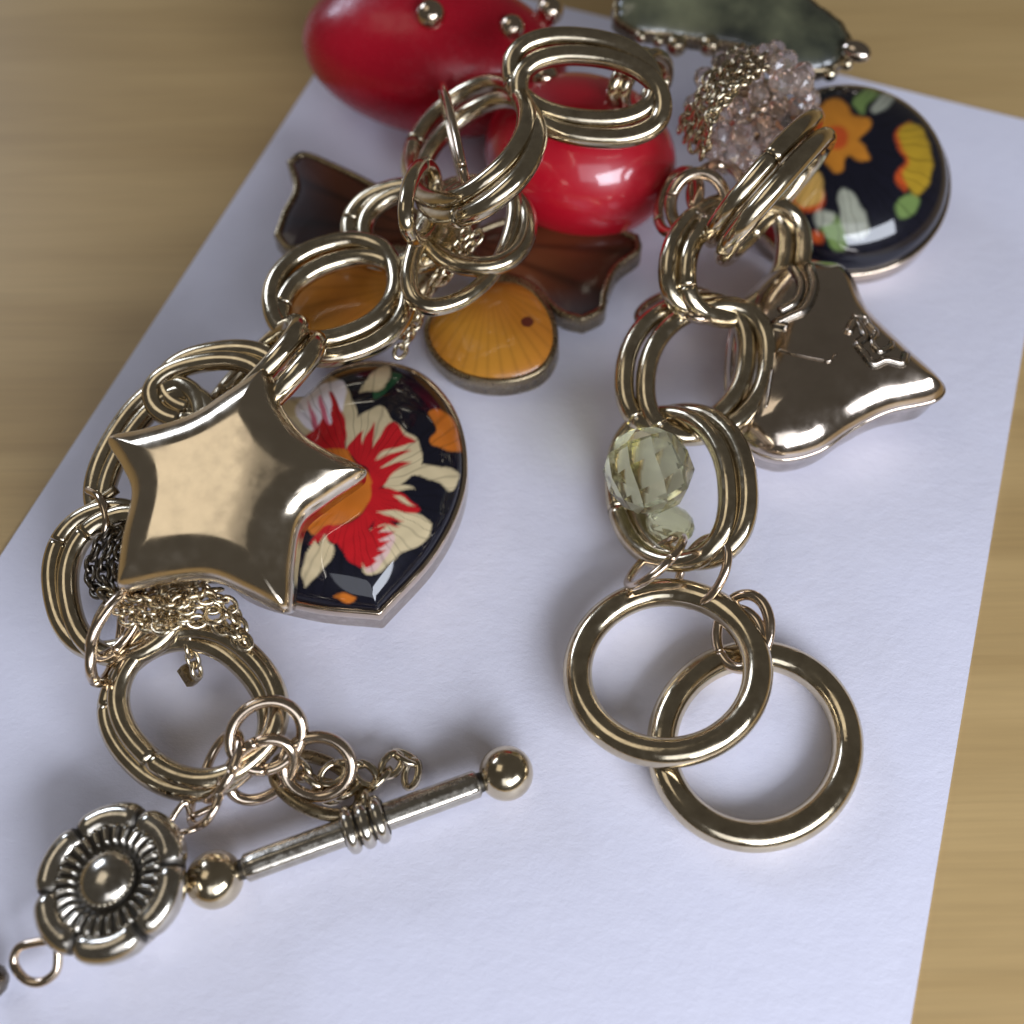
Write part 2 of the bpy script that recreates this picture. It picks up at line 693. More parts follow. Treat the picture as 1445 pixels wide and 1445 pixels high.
# the sheet: corners read off the picture where its edges run
pc = [P(546, -51, 0), P(1495, 181, 0)]
e_top = (pc[1] - pc[0])
e_side = Vector((-e_top.y, e_top.x, 0)).normalized() * -9.2
quad = [pc[0], pc[1], pc[1] + e_side, pc[0] + e_side]
quad[2] = pc[1] + (P(1285, 1445, 0) - pc[1]).normalized() * 9.4
quad[3] = pc[0] + (P(0, 785, 0) - pc[0]).normalized() * 9.4
pv = [(q.x, q.y, -0.018) for q in quad[::-1]] + [(q.x, q.y, 0.0) for q in quad[::-1]]
area2 = sum(pv[i][0] * pv[(i + 1) % 4][1] - pv[i][1] * pv[(i + 1) % 4][0] for i in range(4))
pf = [(3, 2, 1, 0), (4, 5, 6, 7), (0, 1, 5, 4), (1, 2, 6, 5), (2, 3, 7, 6), (3, 0, 4, 7)]
if area2 < 0:
    pf = [q[::-1] for q in pf]
o = part('paper_sheet', (pv, pf), paper_mat(), smooth=False)
tag(o, 'white card of paper lying under the bracelet on the wooden table', 'paper')

# ================================================================== bracelet chain
WR = 0.069
br = thing('bracelet_chain', P(660, 700, 0), 'brass bracelet chain of paired oval wire links winding across the paper', 'bracelet')


def link(c, U, V, N, r=WR, e=2.25, mat='link'):
    h = holder('double_link', br)
    for s in (-0.5, 0.5):
        cc = tuple(c[i] + N[i] * s for i in range(3))
        part('wire_ring', wire(cc, U, V, r, 84, e, gap=0.007, start=random.uniform(2, 5)), M[mat], h)
    return h


# left strand, from the top of the pile down
link((828, 124, 1.45), (101, 8, 0.0), (6, 58, -0.12), (11, 26, -0.03))
link((668, 212, 1.25), (76, -60, 0.20), (28, 54, 0.32), (15, 24, 0.02))
h = holder('double_link', br)
part('wire_ring', wire((672, 318, 0.95), (72, 8, 0.02), (-8, 58, 0.02), WR, 84, 2.2), M['link'], h)
part('wire_ring', wire((652, 345, 0.98), (70, -18, -0.02), (-22, 86, -0.06), WR * 0.9, 84, 2.2), M['link'], h)
link((572, 320, 0.85), (66, -20, 0.10), (14, 50, -0.02), (21, 4, 0.02))
link((478, 422, 0.80), (87, -26, 0.02), (12, 64, 0.0), (14, 24, -0.02))
link((372, 535, 0.84), (62, -66, 0.22), (-9, -8, -0.30), (25, 24, 0.0))
link((305, 544, 0.66), (80, -14, 0.05), (12, 40, -0.05), (18, -16, 0.0))
link((216, 648, 0.55), (58, -93, 0.1), (-45, -30, -0.05), (15, 12, 0.0))
link((166, 822, 0.45), (18, 96, -0.08), (-78, 26, -0.06), (22, 8, 0.05))
link((273, 1002, 0.32), (76, 78, -0.04), (78, -66, 0.05), (14, -16, 0.06), r=0.068)
# right strand
link((903, 118, 1.15), (22, -38, 0.1), (-20, -14, 0.2), (16, 2, 0.0), r=0.05)
link((1085, 265, 1.15), (72, -84, 0.22), (7, 6, -0.42), (18, 26, 0.0))
link((1038, 366, 0.72), (82, -12, -0.20), (-6, 80, -0.15), (26, 5, 0.0))
link((982, 520, 0.55), (86, -16, 0.0), (-4, 90, -0.10), (30, 7, 0.02))
link((961, 688, 0.40), (80, -2, 0.24), (8, 104, -0.06), (27, -3, 0.02))


def jump(c, U, V, r=0.030, e=2.0, mat='rose'):
    return part('jump_ring', wire(c, U, V, r, 64, e, gap=0.03, start=random.uniform(0, 6)), M[mat], br)


jump((642, 200, 1.20), (18, 80, 0.02), (3, -1, 0.26))
jump((594, 285, 1.32), (-8, 52, 0.0), (20, 6, -0.25), 0.052, mat='link')
jump((985, 288, 0.95), (36, -18, 0.05), (14, 40, -0.12), 0.045)
jump((1012, 272, 0.90), (36, -10, -0.05), (6, 38, 0.1), 0.042)
jump((958, 285, 0.85), (26, -32, 0.1), (12, 30, 0.1), 0.04)
jump((986, 430, 0.58), (26, 14, 0.05), (-14, 14, 0.16), 0.035)
jump((938, 434, 0.45), (36, -8, 0.05), (-10, 20, 0.10), 0.035)
jump((925, 792, 0.42), (38, -34, 0.05), (8, 10, 0.20))
jump((992, 806, 0.36), (18, -48, 0.12), (30, 4, 0.14))
jump((1049, 891, 0.30), (37, -2, 0.10), (-3, 52, -0.08), 0.037)
jump((1044, 902, 0.26), (33, 4, 0.10), (0, 42, -0.08), 0.034)
jump((165, 880, 0.60), (18, -46, 0.1), (-32, 12, 0.1), 0.034)
jump((150, 905, 0.45), (10, -58, 0.05), (-20, 4, 0.2), 0.034)
jump((376, 1038, 0.42), (50, -16, 0.02), (10, 46, -0.12), 0.038)
jump((368, 1086, 0.30), (46, -20, 0.06), (8, 38, -0.14), 0.036)
jump((448, 1082, 0.30), (48, 4, 0.0), (-4, 42, -0.10), 0.038)
jump((312, 1080, 0.32), (22, -46, 0.06), (14, 12, 0.12), 0.030)
jump((290, 1128, 0.26), (16, -36, 0.02), (14, 10, 0.12), 0.026)
jump((448, 1108, 0.16), (58, 30, 0.0), (-20, 30, 0.05), 0.040, mat='bronze')


# ================================================================== clasp
def clasp_ring(c, U, V, r, label):
    pts = ring_pts(c, U, V, 128)
    o = part('clasp_ring', tube(pts, r, True, 24), M['brass'])
    tag(o, label, 'clasp ring', 'round rings of the clasp')


clasp_ring((1065, 1052, 0.102), (131, -4, 0.0), (4, 128, 0.0), 0.096, 'thick round brass ring lying flat on the paper beneath the other ring')
clasp_ring((942, 949, 0.26), (127, -10, 0.10), (10, 113, 0.03), 0.093, 'thick round brass ring propped on top of the other ring below the lime bead')

A, B = P(303, 1241, 0.19), P(714, 1091, 0.19)
tb = thing('toggle_bar', (A + B) / 2 - Vector((0, 0, 0.19)), 'brass toggle bar with a ball at each end and a banded collar', 'toggle bar')
ax = (B - A).normalized()
Lg = (B - A).length
RB = 0.165
for c in (A, B):
    s = 1 if c is A else -1
    pr = [(-RB * math.cos(math.pi * i / 24), max(0.001, RB * math.sin(math.pi * i / 24))) for i in range(25)]
    o = part('ball', lathe(c, ax, pr), M['brass'], tb)
# the rod: lightly fluted bar with necks
seg, V, F = 48, [], []
u = ax.orthogonal().normalized(); w = ax.cross(u)
st = [(0.14, 0.060), (0.17, 0.060), (0.19, 0.083)]
st += [(0.19 + (Lg - 0.38) * i / 24, 0.083) for i in range(1, 24)]
st += [(Lg - 0.19, 0.083), (Lg - 0.17, 0.060), (Lg - 0.14, 0.060)]
for s_, r_ in st:
    for i in range(seg):
        a = 2 * math.pi * i / seg
        rr = r_ * (1 + (0.022 * math.cos(8 * a) if r_ > 0.07 else 0))
        V.append(A + ax * s_ + (u * math.cos(a) + w * math.sin(a)) * rr)
for k in range(len(st) - 1):
    for i in range(seg):
        j = (i + 1) % seg
        F.append((k * seg + i, k * seg + j, (k + 1) * seg + j, (k + 1) * seg + i))
o = part('rod', ([tuple(x) for x in V], F), M['antique'], tb)
pat = []
for s_, r_ in st:
    for i in range(seg):
        a = 2 * math.pi * i / seg
        pat.append(0.9 if r_ < 0.07 else max(0.0, -math.cos(8 * a)) * 0.25)
fattr(o, pat)
mid = A + ax * (Lg * 0.505)
core = lathe(mid, ax, [(-0.135, 0.088), (-0.13, 0.108), (0.13, 0.108), (0.135, 0.088)])
o = part('collar', core, M['antique'], tb)
fattr(o, [0.95] * len(core[0]))
for k in (-1, 0, 1):
    pr = [(k * 0.088 + 0.040 * math.sin(math.radians(t)), 0.105 + 0.040 * math.cos(math.radians(t))) for t in range(-90, 91, 15)]
    vf = lathe(mid, ax, pr)
    q = part('collar_band', vf, M['antique'], o)
    fattr(q, [0.0] * len(vf[0]))
q = part('collar_loop', tube([mid + (u * math.cos(t) + ax * math.sin(t)) * 0.001 + Vector((0, 0.12 + 0.06 * math.cos(t), 0.02 + 0.06 * math.sin(t))) for t in np.linspace(0, 6.28, 30)], 0.022), M['brass'], tb)


# ================================================================== flower bead
def flower_bead():
    pl = Plane(153, 1241, 0.40, (-0.12, 0.08, 1))
    root = thing('flower_bead', pl.o - Vector((0, 0, 0.40)), 'round blackened brass bead shaped as a six petalled flower with a domed centre', 'bead')
    R = 0.43
    ph0 = math.radians(70)

    def grid(t0, t1, nt, prof_r, hfun, pfun, name, closed):
        ts = np.linspace(t0, t1, nt, endpoint=not closed)
        xy, h, p = [], [], []
        for r in prof_r:
            for t in ts:
                rr, hh = hfun(r, t)
                xy.append((rr * math.cos(t), rr * math.sin(t)))
                h.append(hh)
                p.append(pfun(r, t))
        f = []
        m = len(prof_r)
        for k in range(m - 1):
            for i in range(nt if closed else nt - 1):
                j = (i + 1) % nt
                f.append((k * nt + i, (k + 1) * nt + i, (k + 1) * nt + j, k * nt + j))
        o = part(name, (pl.to3(np.array(xy), h), f), M['antique'], root)
        fattr(o, p)
        return o

    # ribbed face
    def hf(r, t):
        k = 0.5 + 0.5 * math.cos(28 * t)
        a = max(0, min(1, (r - 0.185) / 0.03)) * max(0, min(1, (0.315 - r) / 0.03))
        return r, 0.0 + a * 0.032 * k ** 0.6 + 0.02 * (r - 0.2) / 0.15
    grid(0, 2 * math.pi, 432, np.linspace(0.02, 0.37, 30), hf,
         lambda r, t: 0.78 - 0.78 * max(0, min(1, (r - 0.19) / 0.02)) * max(0, min(1, (0.325 - r) / 0.03)) * max(0, min(1, 0.55 + 1.2 * math.cos(28 * t))), 'ribbed_face', True)
    # dome
    grid(0, 2 * math.pi, 64, np.linspace(0.001, 1, 16),
         lambda r, t: (0.165 * math.sin(r * 1.57), 0.11 * math.cos(r * 1.57) + 0.005), lambda r, t: 0.0 if r < 0.9 else 0.7, 'centre_dome', True)
    # six rolled petals round the rim
    for k in range(6):
        t0 = ph0 + k * math.pi / 3
        t1 = t0 + math.pi / 3

        def hp(a, t, t0=t0):
            q = (t - t0) / (math.pi / 3)
            b = min(q, 1 - q)
            sw = min(1.0, (b / 0.16)) ** 0.5 if b > 0 else 0
            rc = 0.338 + 0.026 * math.sin(q * math.pi) ** 0.5
            rad = 0.048 + 0.028 * sw
            ang = math.radians(190 - 250 * a)
            return rc + rad * 1.1 * math.cos(ang), -0.035 + rad * 1.25 * math.sin(ang) - 0.08 * max(0, a - 0.7)
        grid(t0 + 0.004, t1 - 0.004, 30, np.linspace(0, 1, 18), hp,
             lambda a, t, t0=t0: 0.85 if min(t - t0, t0 + math.pi / 3 - t) < 0.045 else (0.75 if a < 0.08 else 0.0), 'petal', False)
    # belly under the petals
    grid(0, 2 * math.pi, 96, np.linspace(0, 1, 14),
         lambda a, t: ((0.39 + 0.02 * abs(math.sin(3 * (t - ph0)))) * math.cos(a * 1.2) ** 0.5 if a < 1 else 0.1, -0.08 - 0.30 * a), lambda a, t: 0.55 if abs(math.sin(3 * (t - ph0))) < 0.12 else 0.1, 'body', True)
    z = 0.22
    part('wire_loop', tube(pxline([(236, 1172, 0.25), (246, 1150, 0.27), (262, 1132, 0.29), (272, 1150, 0.22), (300, 1140, 0.2), (292, 1160, 0.24), (268, 1172, 0.26), (240, 1178, 0.25)], 8), 0.020), M['rose'], root)
    part('wire_loop', tube(pxline([(80, 1326, 0.24), (50, 1330, 0.24), (26, 1338, 0.22), (20, 1360, 0.18), (36, 1382, 0.16), (58, 1386, 0.16), (78, 1372, 0.18), (82, 1350, 0.22), (80, 1330, 0.26)], 8), 0.026), M['rose'], root)
    return root


flower_bead()
o = part('crystal_bead', gem(P(-12, 1385, 0.14), 0.10, 6, 9, (1, 0.2, 0)), M['dark'], smooth=False)
tag(o, 'small dark bead cut off at the left picture edge by the wire loop', 'bead')


# ================================================================== printed heart
def Z(ox, oy, s):
    return lambda pts: [(ox + x / s, oy + y / s) for x, y in pts]


CREAM, RED, ORANGE, NAVY, GREEN, WHITE = (0.58, 0.47, 0.28), (0.46, 0.010, 0.015), (0.54, 0.15, 0.018), (0.006, 0.006, 0.012), (0.012, 0.07, 0.03), (0.80, 0.74, 0.78)
PINK = (0.62, 0.14, 0.20)


def soften(poly):
    p = np.array(poly, float)
    n = len(p)
    cs = set()
    for i in range(n):
        a, b = p[i - 1] - p[i], p[(i + 1) % n] - p[i]
        if a @ b / (np.linalg.norm(a) * np.linalg.norm(b) + 1e-9) > 0.35:
            cs.add(i)
    return outline(p, cs, 6)


def color_by_polys(v, polys, base, blur=1.8, hub=None):
    """the printed design and painted-in reflections: soft brush edges, fine streaks running out from the flower's hub"""
    pp = project(v)
    pp = pp + 1.2 * np.stack([np.sin(pp[:, 1] / 5.1) * np.sin(pp[:, 0] / 7.3), np.sin(pp[:, 0] / 6.1 + pp[:, 1] / 9.0)], 1)
    sp = [(np.array(cc), soften(poly)) for cc, poly in polys]
    acc = np.zeros((len(v), 3))
    offs = [(0, 0)] + [(blur * math.cos(a), blur * math.sin(a)) for a in np.arange(6) * math.pi / 3]
    for off in offs:
        q = pp + np.array(off)
        c = np.tile(np.array(base), (len(v), 1))
        for cc, poly in sp:
            lo, hi = poly.min(0), poly.max(0)
            k = np.nonzero((q >= lo).all(1) & (q <= hi).all(1))[0]
            if len(k):
                c[k[in_poly(q[k], poly)]] = cc
        acc += c
    c = acc / len(offs)
    tone = 1 + 0.07 * np.sin(pp[:, 0] / 9.3 + 1.7 * np.sin(pp[:, 1] / 11)) * np.sin(pp[:, 1] / 7.9 + 1.1 * np.sin(pp[:, 0] / 13))
    if hub:
        d = pp - np.array(hub)
        th, r = np.arctan2(d[:, 1], d[:, 0]), np.linalg.norm(d, axis=1)
        st = np.clip(np.sin(th * 47 + 1.5 * np.sin(th * 13) + 0.02 * r), 0, 1) ** 5
        tone = tone * (1 - 0.28 * st * np.clip((r - 30) / 40, 0, 1))
    return c * tone[:, None]


def heart_charm():
    pl = Plane(480, 700, 0.36, (0.03, -0.02, 1))
    px = [(428, 560), (470, 522), (530, 508), (590, 522), (636, 566), (658, 628), (654, 700), (614, 782), (536, 868),
          (430, 856), (330, 822), (276, 740), (270, 660), (310, 590), (370, 560)]
    o2 = ccw(resample(np.array(outline([pl.to2(*q) for q in px], corners={0, 8})), 300))
    root = thing('heart_charm', pl.o - Vector((0, 0, 0.36)), 'domed glass heart printed with a red and cream flower on black, half under the star', 'charm', 'printed cabochon charms')
    part('bezel', sweep(pl, o2, round_prof(0.045, 0.24, 0.02)), M['rose'], root)
    part('back_plate', polar(pl, o2 * 0.985 + o2.mean(0) * 0.015, o2.mean(0), lambda d, xy: np.full(len(xy), -0.16), 0.23, 3), M['brass'], root)
    n = 520
    o3 = ccw(resample(np.array(outline([pl.to2(*q) for q in px], corners={0, 8})), n))
    ctr = np.array(pl.to2(478, 690))
    o3 = ctr + (o3 - ctr) * 0.962
    hf = lambda d, xy: -0.015 + 0.34 * np.clip(1 - FRAC['s'] ** 2.3, 0, 1) ** 0.56
    vf = polar(pl, o3, ctr, hf, 0.15, 170, 1.25, soft=1500)
    g = part('cabochon', vf, M['print'], root)
    z = Z(300, 380, 2.58)
    polys = [
        (CREAM, z([(200, 500), (370, 365), (430, 385), (480, 420), (520, 500), (525, 540), (490, 600), (470, 650), (380, 640), (280, 600)])),
        (WHITE, z([(300, 510), (360, 440), (420, 410), (470, 405), (485, 440), (470, 520), (430, 560), (360, 590)])),
        (PINK, z([(345, 480), (358, 500), (400, 600), (370, 590)])), (PINK, z([(385, 455), (400, 470), (430, 590), (405, 590)])),
        (RED, z([(425, 440), (440, 450), (450, 480), (475, 530), (485, 580), (440, 590), (432, 500)])),
        (RED, z([(300, 640), (345, 605), (385, 575), (400, 545), (425, 565), (445, 530), (485, 575), (483, 640), (505, 690), (440, 668), (380, 650)])),
        (CREAM, z([(486, 640), (490, 600), (520, 545), (570, 510), (620, 500), (660, 555), (720, 600), (755, 640), (755, 720), (640, 800), (560, 720), (500, 670)])),
        (RED, z([(490, 655), (520, 610), (548, 588), (542, 640), (570, 590), (592, 555), (582, 650), (618, 590), (655, 555), (700, 600), (742, 632), (660, 648), (610, 672), (590, 700), (650, 668), (728, 660), (640, 700), (610, 722), (670, 706), (725, 700), (660, 740), (625, 785), (600, 800), (580, 780), (560, 725), (520, 695)])),
        (CREAM, z([(640, 790), (700, 740), (748, 715), (820, 716), (893, 738), (893, 772), (868, 806), (806, 768), (740, 752), (690, 756), (680, 775), (740, 800), (690, 806), (608, 806)])),
        (ORANGE, z([(430, 655), (490, 655), (505, 690), (560, 740), (582, 780), (570, 850), (520, 905), (440, 935), (380, 965), (350, 950), (300, 860), (300, 700)])),
        (RED, z([(578, 775), (600, 800), (660, 800), (745, 862), (742, 890), (620, 884), (570, 950), (548, 1080), (500, 1062), (452, 995), (436, 940), (520, 912), (570, 850)])),
        (CREAM, z([(595, 880), (640, 878), (740, 890), (800, 930), (765, 1000), (690, 1030), (600, 1110), (545, 1085), (570, 950), (690, 925)])),
        ((0.62, 0.42, 0.38), z([(556, 990), (600, 960), (650, 950), (662, 985), (636, 1045), (590, 1100), (552, 1085)])),  # window highlight on the dome, painted in as a pale pink patch
        (RED, z([(556, 960), (640, 930), (600, 962), (668, 950), (604, 990), (650, 985), (596, 1020), (630, 1022), (585, 1050), (600, 1060), (556, 1084), (540, 1040)])),
        (RED, z([(600, 884), (640, 900), (700, 916), (640, 918), (690, 938), (620, 930), (580, 950)])),
                (CREAM, z([(655, 820), (690, 830), (735, 862), (690, 850)])),
        (RED, z([(350, 1000), (400, 940), (450, 940), (450, 1000), (410, 985), (370, 1005)])),
        (CREAM, z([(345, 1030), (375, 985), (385, 1010), (410, 965), (420, 990), (442, 1005), (440, 1045), (380, 1115), (335, 1160), (325, 1100)])),
        (CREAM, z([(552, 410), (590, 370), (640, 348), (648, 385), (612, 435), (535, 452)])),
        (GREEN, z([(652, 372), (692, 385), (640, 440), (592, 470), (585, 445), (615, 438), (648, 395)])),
        (ORANGE, z([(788, 520), (830, 513), (870, 540), (897, 590), (905, 670), (850, 655), (800, 642), (793, 615), (815, 585), (800, 550)])),
        (ORANGE, z([(440, 1195), (480, 1178), (525, 1195), (500, 1215)])),
    ]
    paint(g, color_by_polys(np.asarray(vf[0]), polys, NAVY, 1.9, (500, 690)))


heart_charm()


def round_charm():
    pl = Plane(1194, 252, 0.40, (-0.04, -0.30, 1))
    cx, cy = pl.to2(1194, 252)
    R = 0.82
    n = 420
    an = np.arange(n) * 2 * math.pi / n
    circ = np.stack([cx + R * np.cos(an), cy + R * np.sin(an)], 1)
    root = thing('round_charm', pl.o - Vector((0, 0, 0.34)), 'round domed glass charm printed with orange and yellow flowers on black', 'charm', 'printed cabochon charms')
    part('bezel', sweep(pl, circ[::2], round_prof(0.045, 0.24, 0.02)), M['rose'], root)
    part('back_plate', polar(pl, circ[::4] * 0.98 + np.array([cx, cy]) * 0.02, (cx, cy), lambda d, xy: np.full(len(xy), -0.16), 0.23, 3), M['brass'], root)
    c2 = np.array([cx, cy]) + (circ - np.array([cx, cy])) * 0.955
    vf = polar(pl, c2, (cx, cy), lambda d, xy: -0.01 + 0.42 * np.sqrt(np.clip(1 - FRAC['s'] ** 2, 0, 1)), 0.15, 130, 1.3)
    g = part('cabochon', vf, M['print'], root)
    z = Z(1020, 90, 4.379)
    YEL = (0.40, 0.25, 0.02)
    LG = (0.16, 0.24, 0.07)
    GW = (0.32, 0.33, 0.26)
    OR = (0.48, 0.18, 0.02)
    RO = (0.46, 0.07, 0.015)
    polys = [
        (OR, z([(560, 250), (600, 262), (640, 225), (700, 218), (760, 240), (800, 322), (890, 330), (915, 400), (840, 470), (885, 520), (910, 590), (830, 592), (770, 570), (748, 610), (742, 665), (700, 678), (650, 625), (610, 590), (540, 480), (520, 350), (490, 290), (500, 230)])),
        (RO, z([(690 + 85 * math.cos(a), 455 + 75 * math.sin(a)) for a in np.linspace(0, 6.2, 14)])),
        (RO, z([(500, 230), (560, 250), (600, 300), (560, 340), (500, 300)])),
        (LG, z([(800, 240), (860, 170), (920, 155), (980, 180), (900, 240), (870, 305), (830, 292)])),
        (GW, z([(920, 290), (940, 240), (1000, 175), (1060, 205), (1010, 275), (950, 305)])),
        (RO, z([(1065, 430), (1150, 360), (1180, 400), (1150, 590), (1190, 640), (1130, 800), (1065, 720), (1090, 650), (1130, 600), (1080, 510)])),
        (YEL, z([(1085, 430), (1150, 365), (1230, 400), (1290, 560), (1280, 720), (1200, 810), (1150, 775), (1120, 700), (1115, 660), (1150, 600), (1105, 510)])),
        (RO, z([(560, 670), (612, 720), (625, 870), (560, 920), (450, 890), (425, 840)])),
        ((0.50, 0.30, 0.08), z([(560, 665), (618, 720), (612, 840), (555, 880), (460, 870), (450, 820)])),
        (GW, z([(600, 905), (680, 920), (690, 980), (600, 1010), (565, 960)])),
        (LG, z([(690, 930), (740, 1000), (760, 1140), (690, 1150), (620, 1040), (600, 1010), (690, 985)])),
        (GW, z([(720, 780), (800, 800), (900, 980), (880, 1060), (780, 1080), (730, 960)])),  # broad grey-white reflection on the glass, painted into the print colours
        (RO, z([(555, 1030), (620, 1050), (610, 1115), (555, 1100)])),
        (RED, z([(180, 1010), (360, 940), (370, 1090), (240, 1080)])),
        (OR, z([(90, 600), (330, 560), (330, 680), (230, 720), (110, 660)])),
        (LG, z([(1070, 870), (1150, 810), (1210, 830), (1190, 920), (1090, 950)])),
    ]
    paint(g, color_by_polys(np.asarray(vf[0]), polys, NAVY, 3.2, (1180, 195)))


round_charm()


# ================================================================== puffed metal star and heart
def inflate(width, height, power=0.55, dish=0.0):
    def h(d, xy):
        q = np.clip(d / width, 0, 1)
        return height * np.clip(1 - (1 - q) ** 2, 0, 1) ** power
    return h


def star_charm():
    pl = Plane(300, 700, 0.98, (-0.05, -0.22, 1))
    px = [(362, 530), (376, 523), (386, 534), (398, 572), (428, 614), (468, 640), (510, 658), (518, 668), (508, 680), (466, 710), (430, 742), (418, 800), (414, 856),
          (404, 866), (390, 862), (350, 842), (300, 822), (240, 826), (184, 836), (172, 832), (170, 818), (178, 764), (192, 702), (178, 664), (160, 636), (157, 624), (168, 616), (210, 609), (274, 590), (326, 556)]
    o2 = ccw(resample(np.array(outline([pl.to2(*q) for q in px])), 400))
    root = thing('star_charm', pl.o - Vector((0, 0, 0.1)), 'puffed polished brass star lying on the printed heart', 'charm', 'puffed brass charms')
    ctr = np.array(pl.to2(300, 706))

    def h(d, xy):
        q = np.clip(d / 0.25, 0, 1)
        edge = np.clip(1 - (1 - q) ** 2, 0, 1) ** 0.6
        r = np.linalg.norm(xy - ctr, axis=1)
        return 0.17 * edge + 0.07 * np.clip(1 - (r / 1.0) ** 2, 0, 1)
    part('shell', polar(pl, o2, ctr, h, 0.12, 70, 1.5, back=0.97), M['star'], root)
    part('hanging_loop', wire((392, 508, 0.95), (14, -20, 0.05), (10, 6, 0.12), 0.022), M['rose'], root)


star_charm()


def puff_charm():
    pl = Plane(1150, 540, 0.40, (-0.08, -0.06, 1))
    px = [(1160, 372), (1196, 384), (1222, 436), (1276, 490), (1328, 540), (1320, 564), (1254, 580), (1202, 606), (1152, 638), (1094, 647), (1040, 616),
          (1024, 540), (1036, 450), (1080, 392), (1122, 372)]
    o2 = ccw(resample(np.array(outline([pl.to2(*q) for q in px], corners=set())), 340))
    root = thing('puffed_charm', pl.o - Vector((0, 0, 0.36)), 'puffed shiny brass charm with one pointed tip and raised squiggles', 'charm', 'puffed brass charms')
    ctr = np.array(pl.to2(1130, 520))
    hf = inflate(0.46, 0.25, 0.62)
    part('shell', polar(pl, o2, ctr, hf, 0.28, 60, 1.5, back=0.94), M['puff'], root)
    part('seam_edge', sweep(pl, o2, [(0.012, -0.03), (0.012, 0.0), (-0.01, 0.012), (-0.03, 0.0), (-0.03, -0.03)]), M['puff'], root)

    def sq(pts, r, lab=None):
        s = spline(pts, 8)
        xy = np.array([pl.to2(*q) for q in s])
        hh = np.zeros(len(xy))
        for _ in range(6):
            hh = hf(edge_dist(xy, o2), xy)
            pts3 = []
            for (ax_, ay_), h_ in zip(s, hh):
                v_ = ray(ax_, ay_)
                o_ = pl.o + pl.n * float(h_)
                q_ = CAM + v_ * ((o_ - CAM).dot(pl.n) / v_.dot(pl.n)) - pl.o
                pts3.append((q_.dot(pl.ex), q_.dot(pl.ey)))
            xy = np.array(pts3)
        g = part('raised_scroll', tube(pl.to3(xy, hh + 0.010), r, False, 10), M['puff'], root)
        part('tarnished_groove', tube(pl.to3(xy, hh - 0.010), r * 1.75, False, 10), M['dark'], g)
    sq([(1142, 376), (1148, 405), (1136, 435), (1112, 448), (1094, 458), (1110, 462)], 0.024)
    sq([(1118, 378), (1130, 400), (1124, 424), (1100, 440)], 0.022)
    sq([(1196, 470), (1206, 452), (1214, 462), (1220, 476), (1210, 486), (1220, 500), (1232, 514), (1250, 508), (1272, 512), (1278, 500)], 0.020)
    sq([(1204, 446), (1220, 448), (1226, 458), (1236, 470), (1230, 482), (1240, 496), (1256, 490), (1258, 484)], 0.016)
    sq([(1098, 494), (1130, 502), (1160, 508), (1170, 510), (1180, 500)], 0.008)
    sq([(1090, 520), (1084, 560), (1080, 575)], 0.008)


puff_charm()


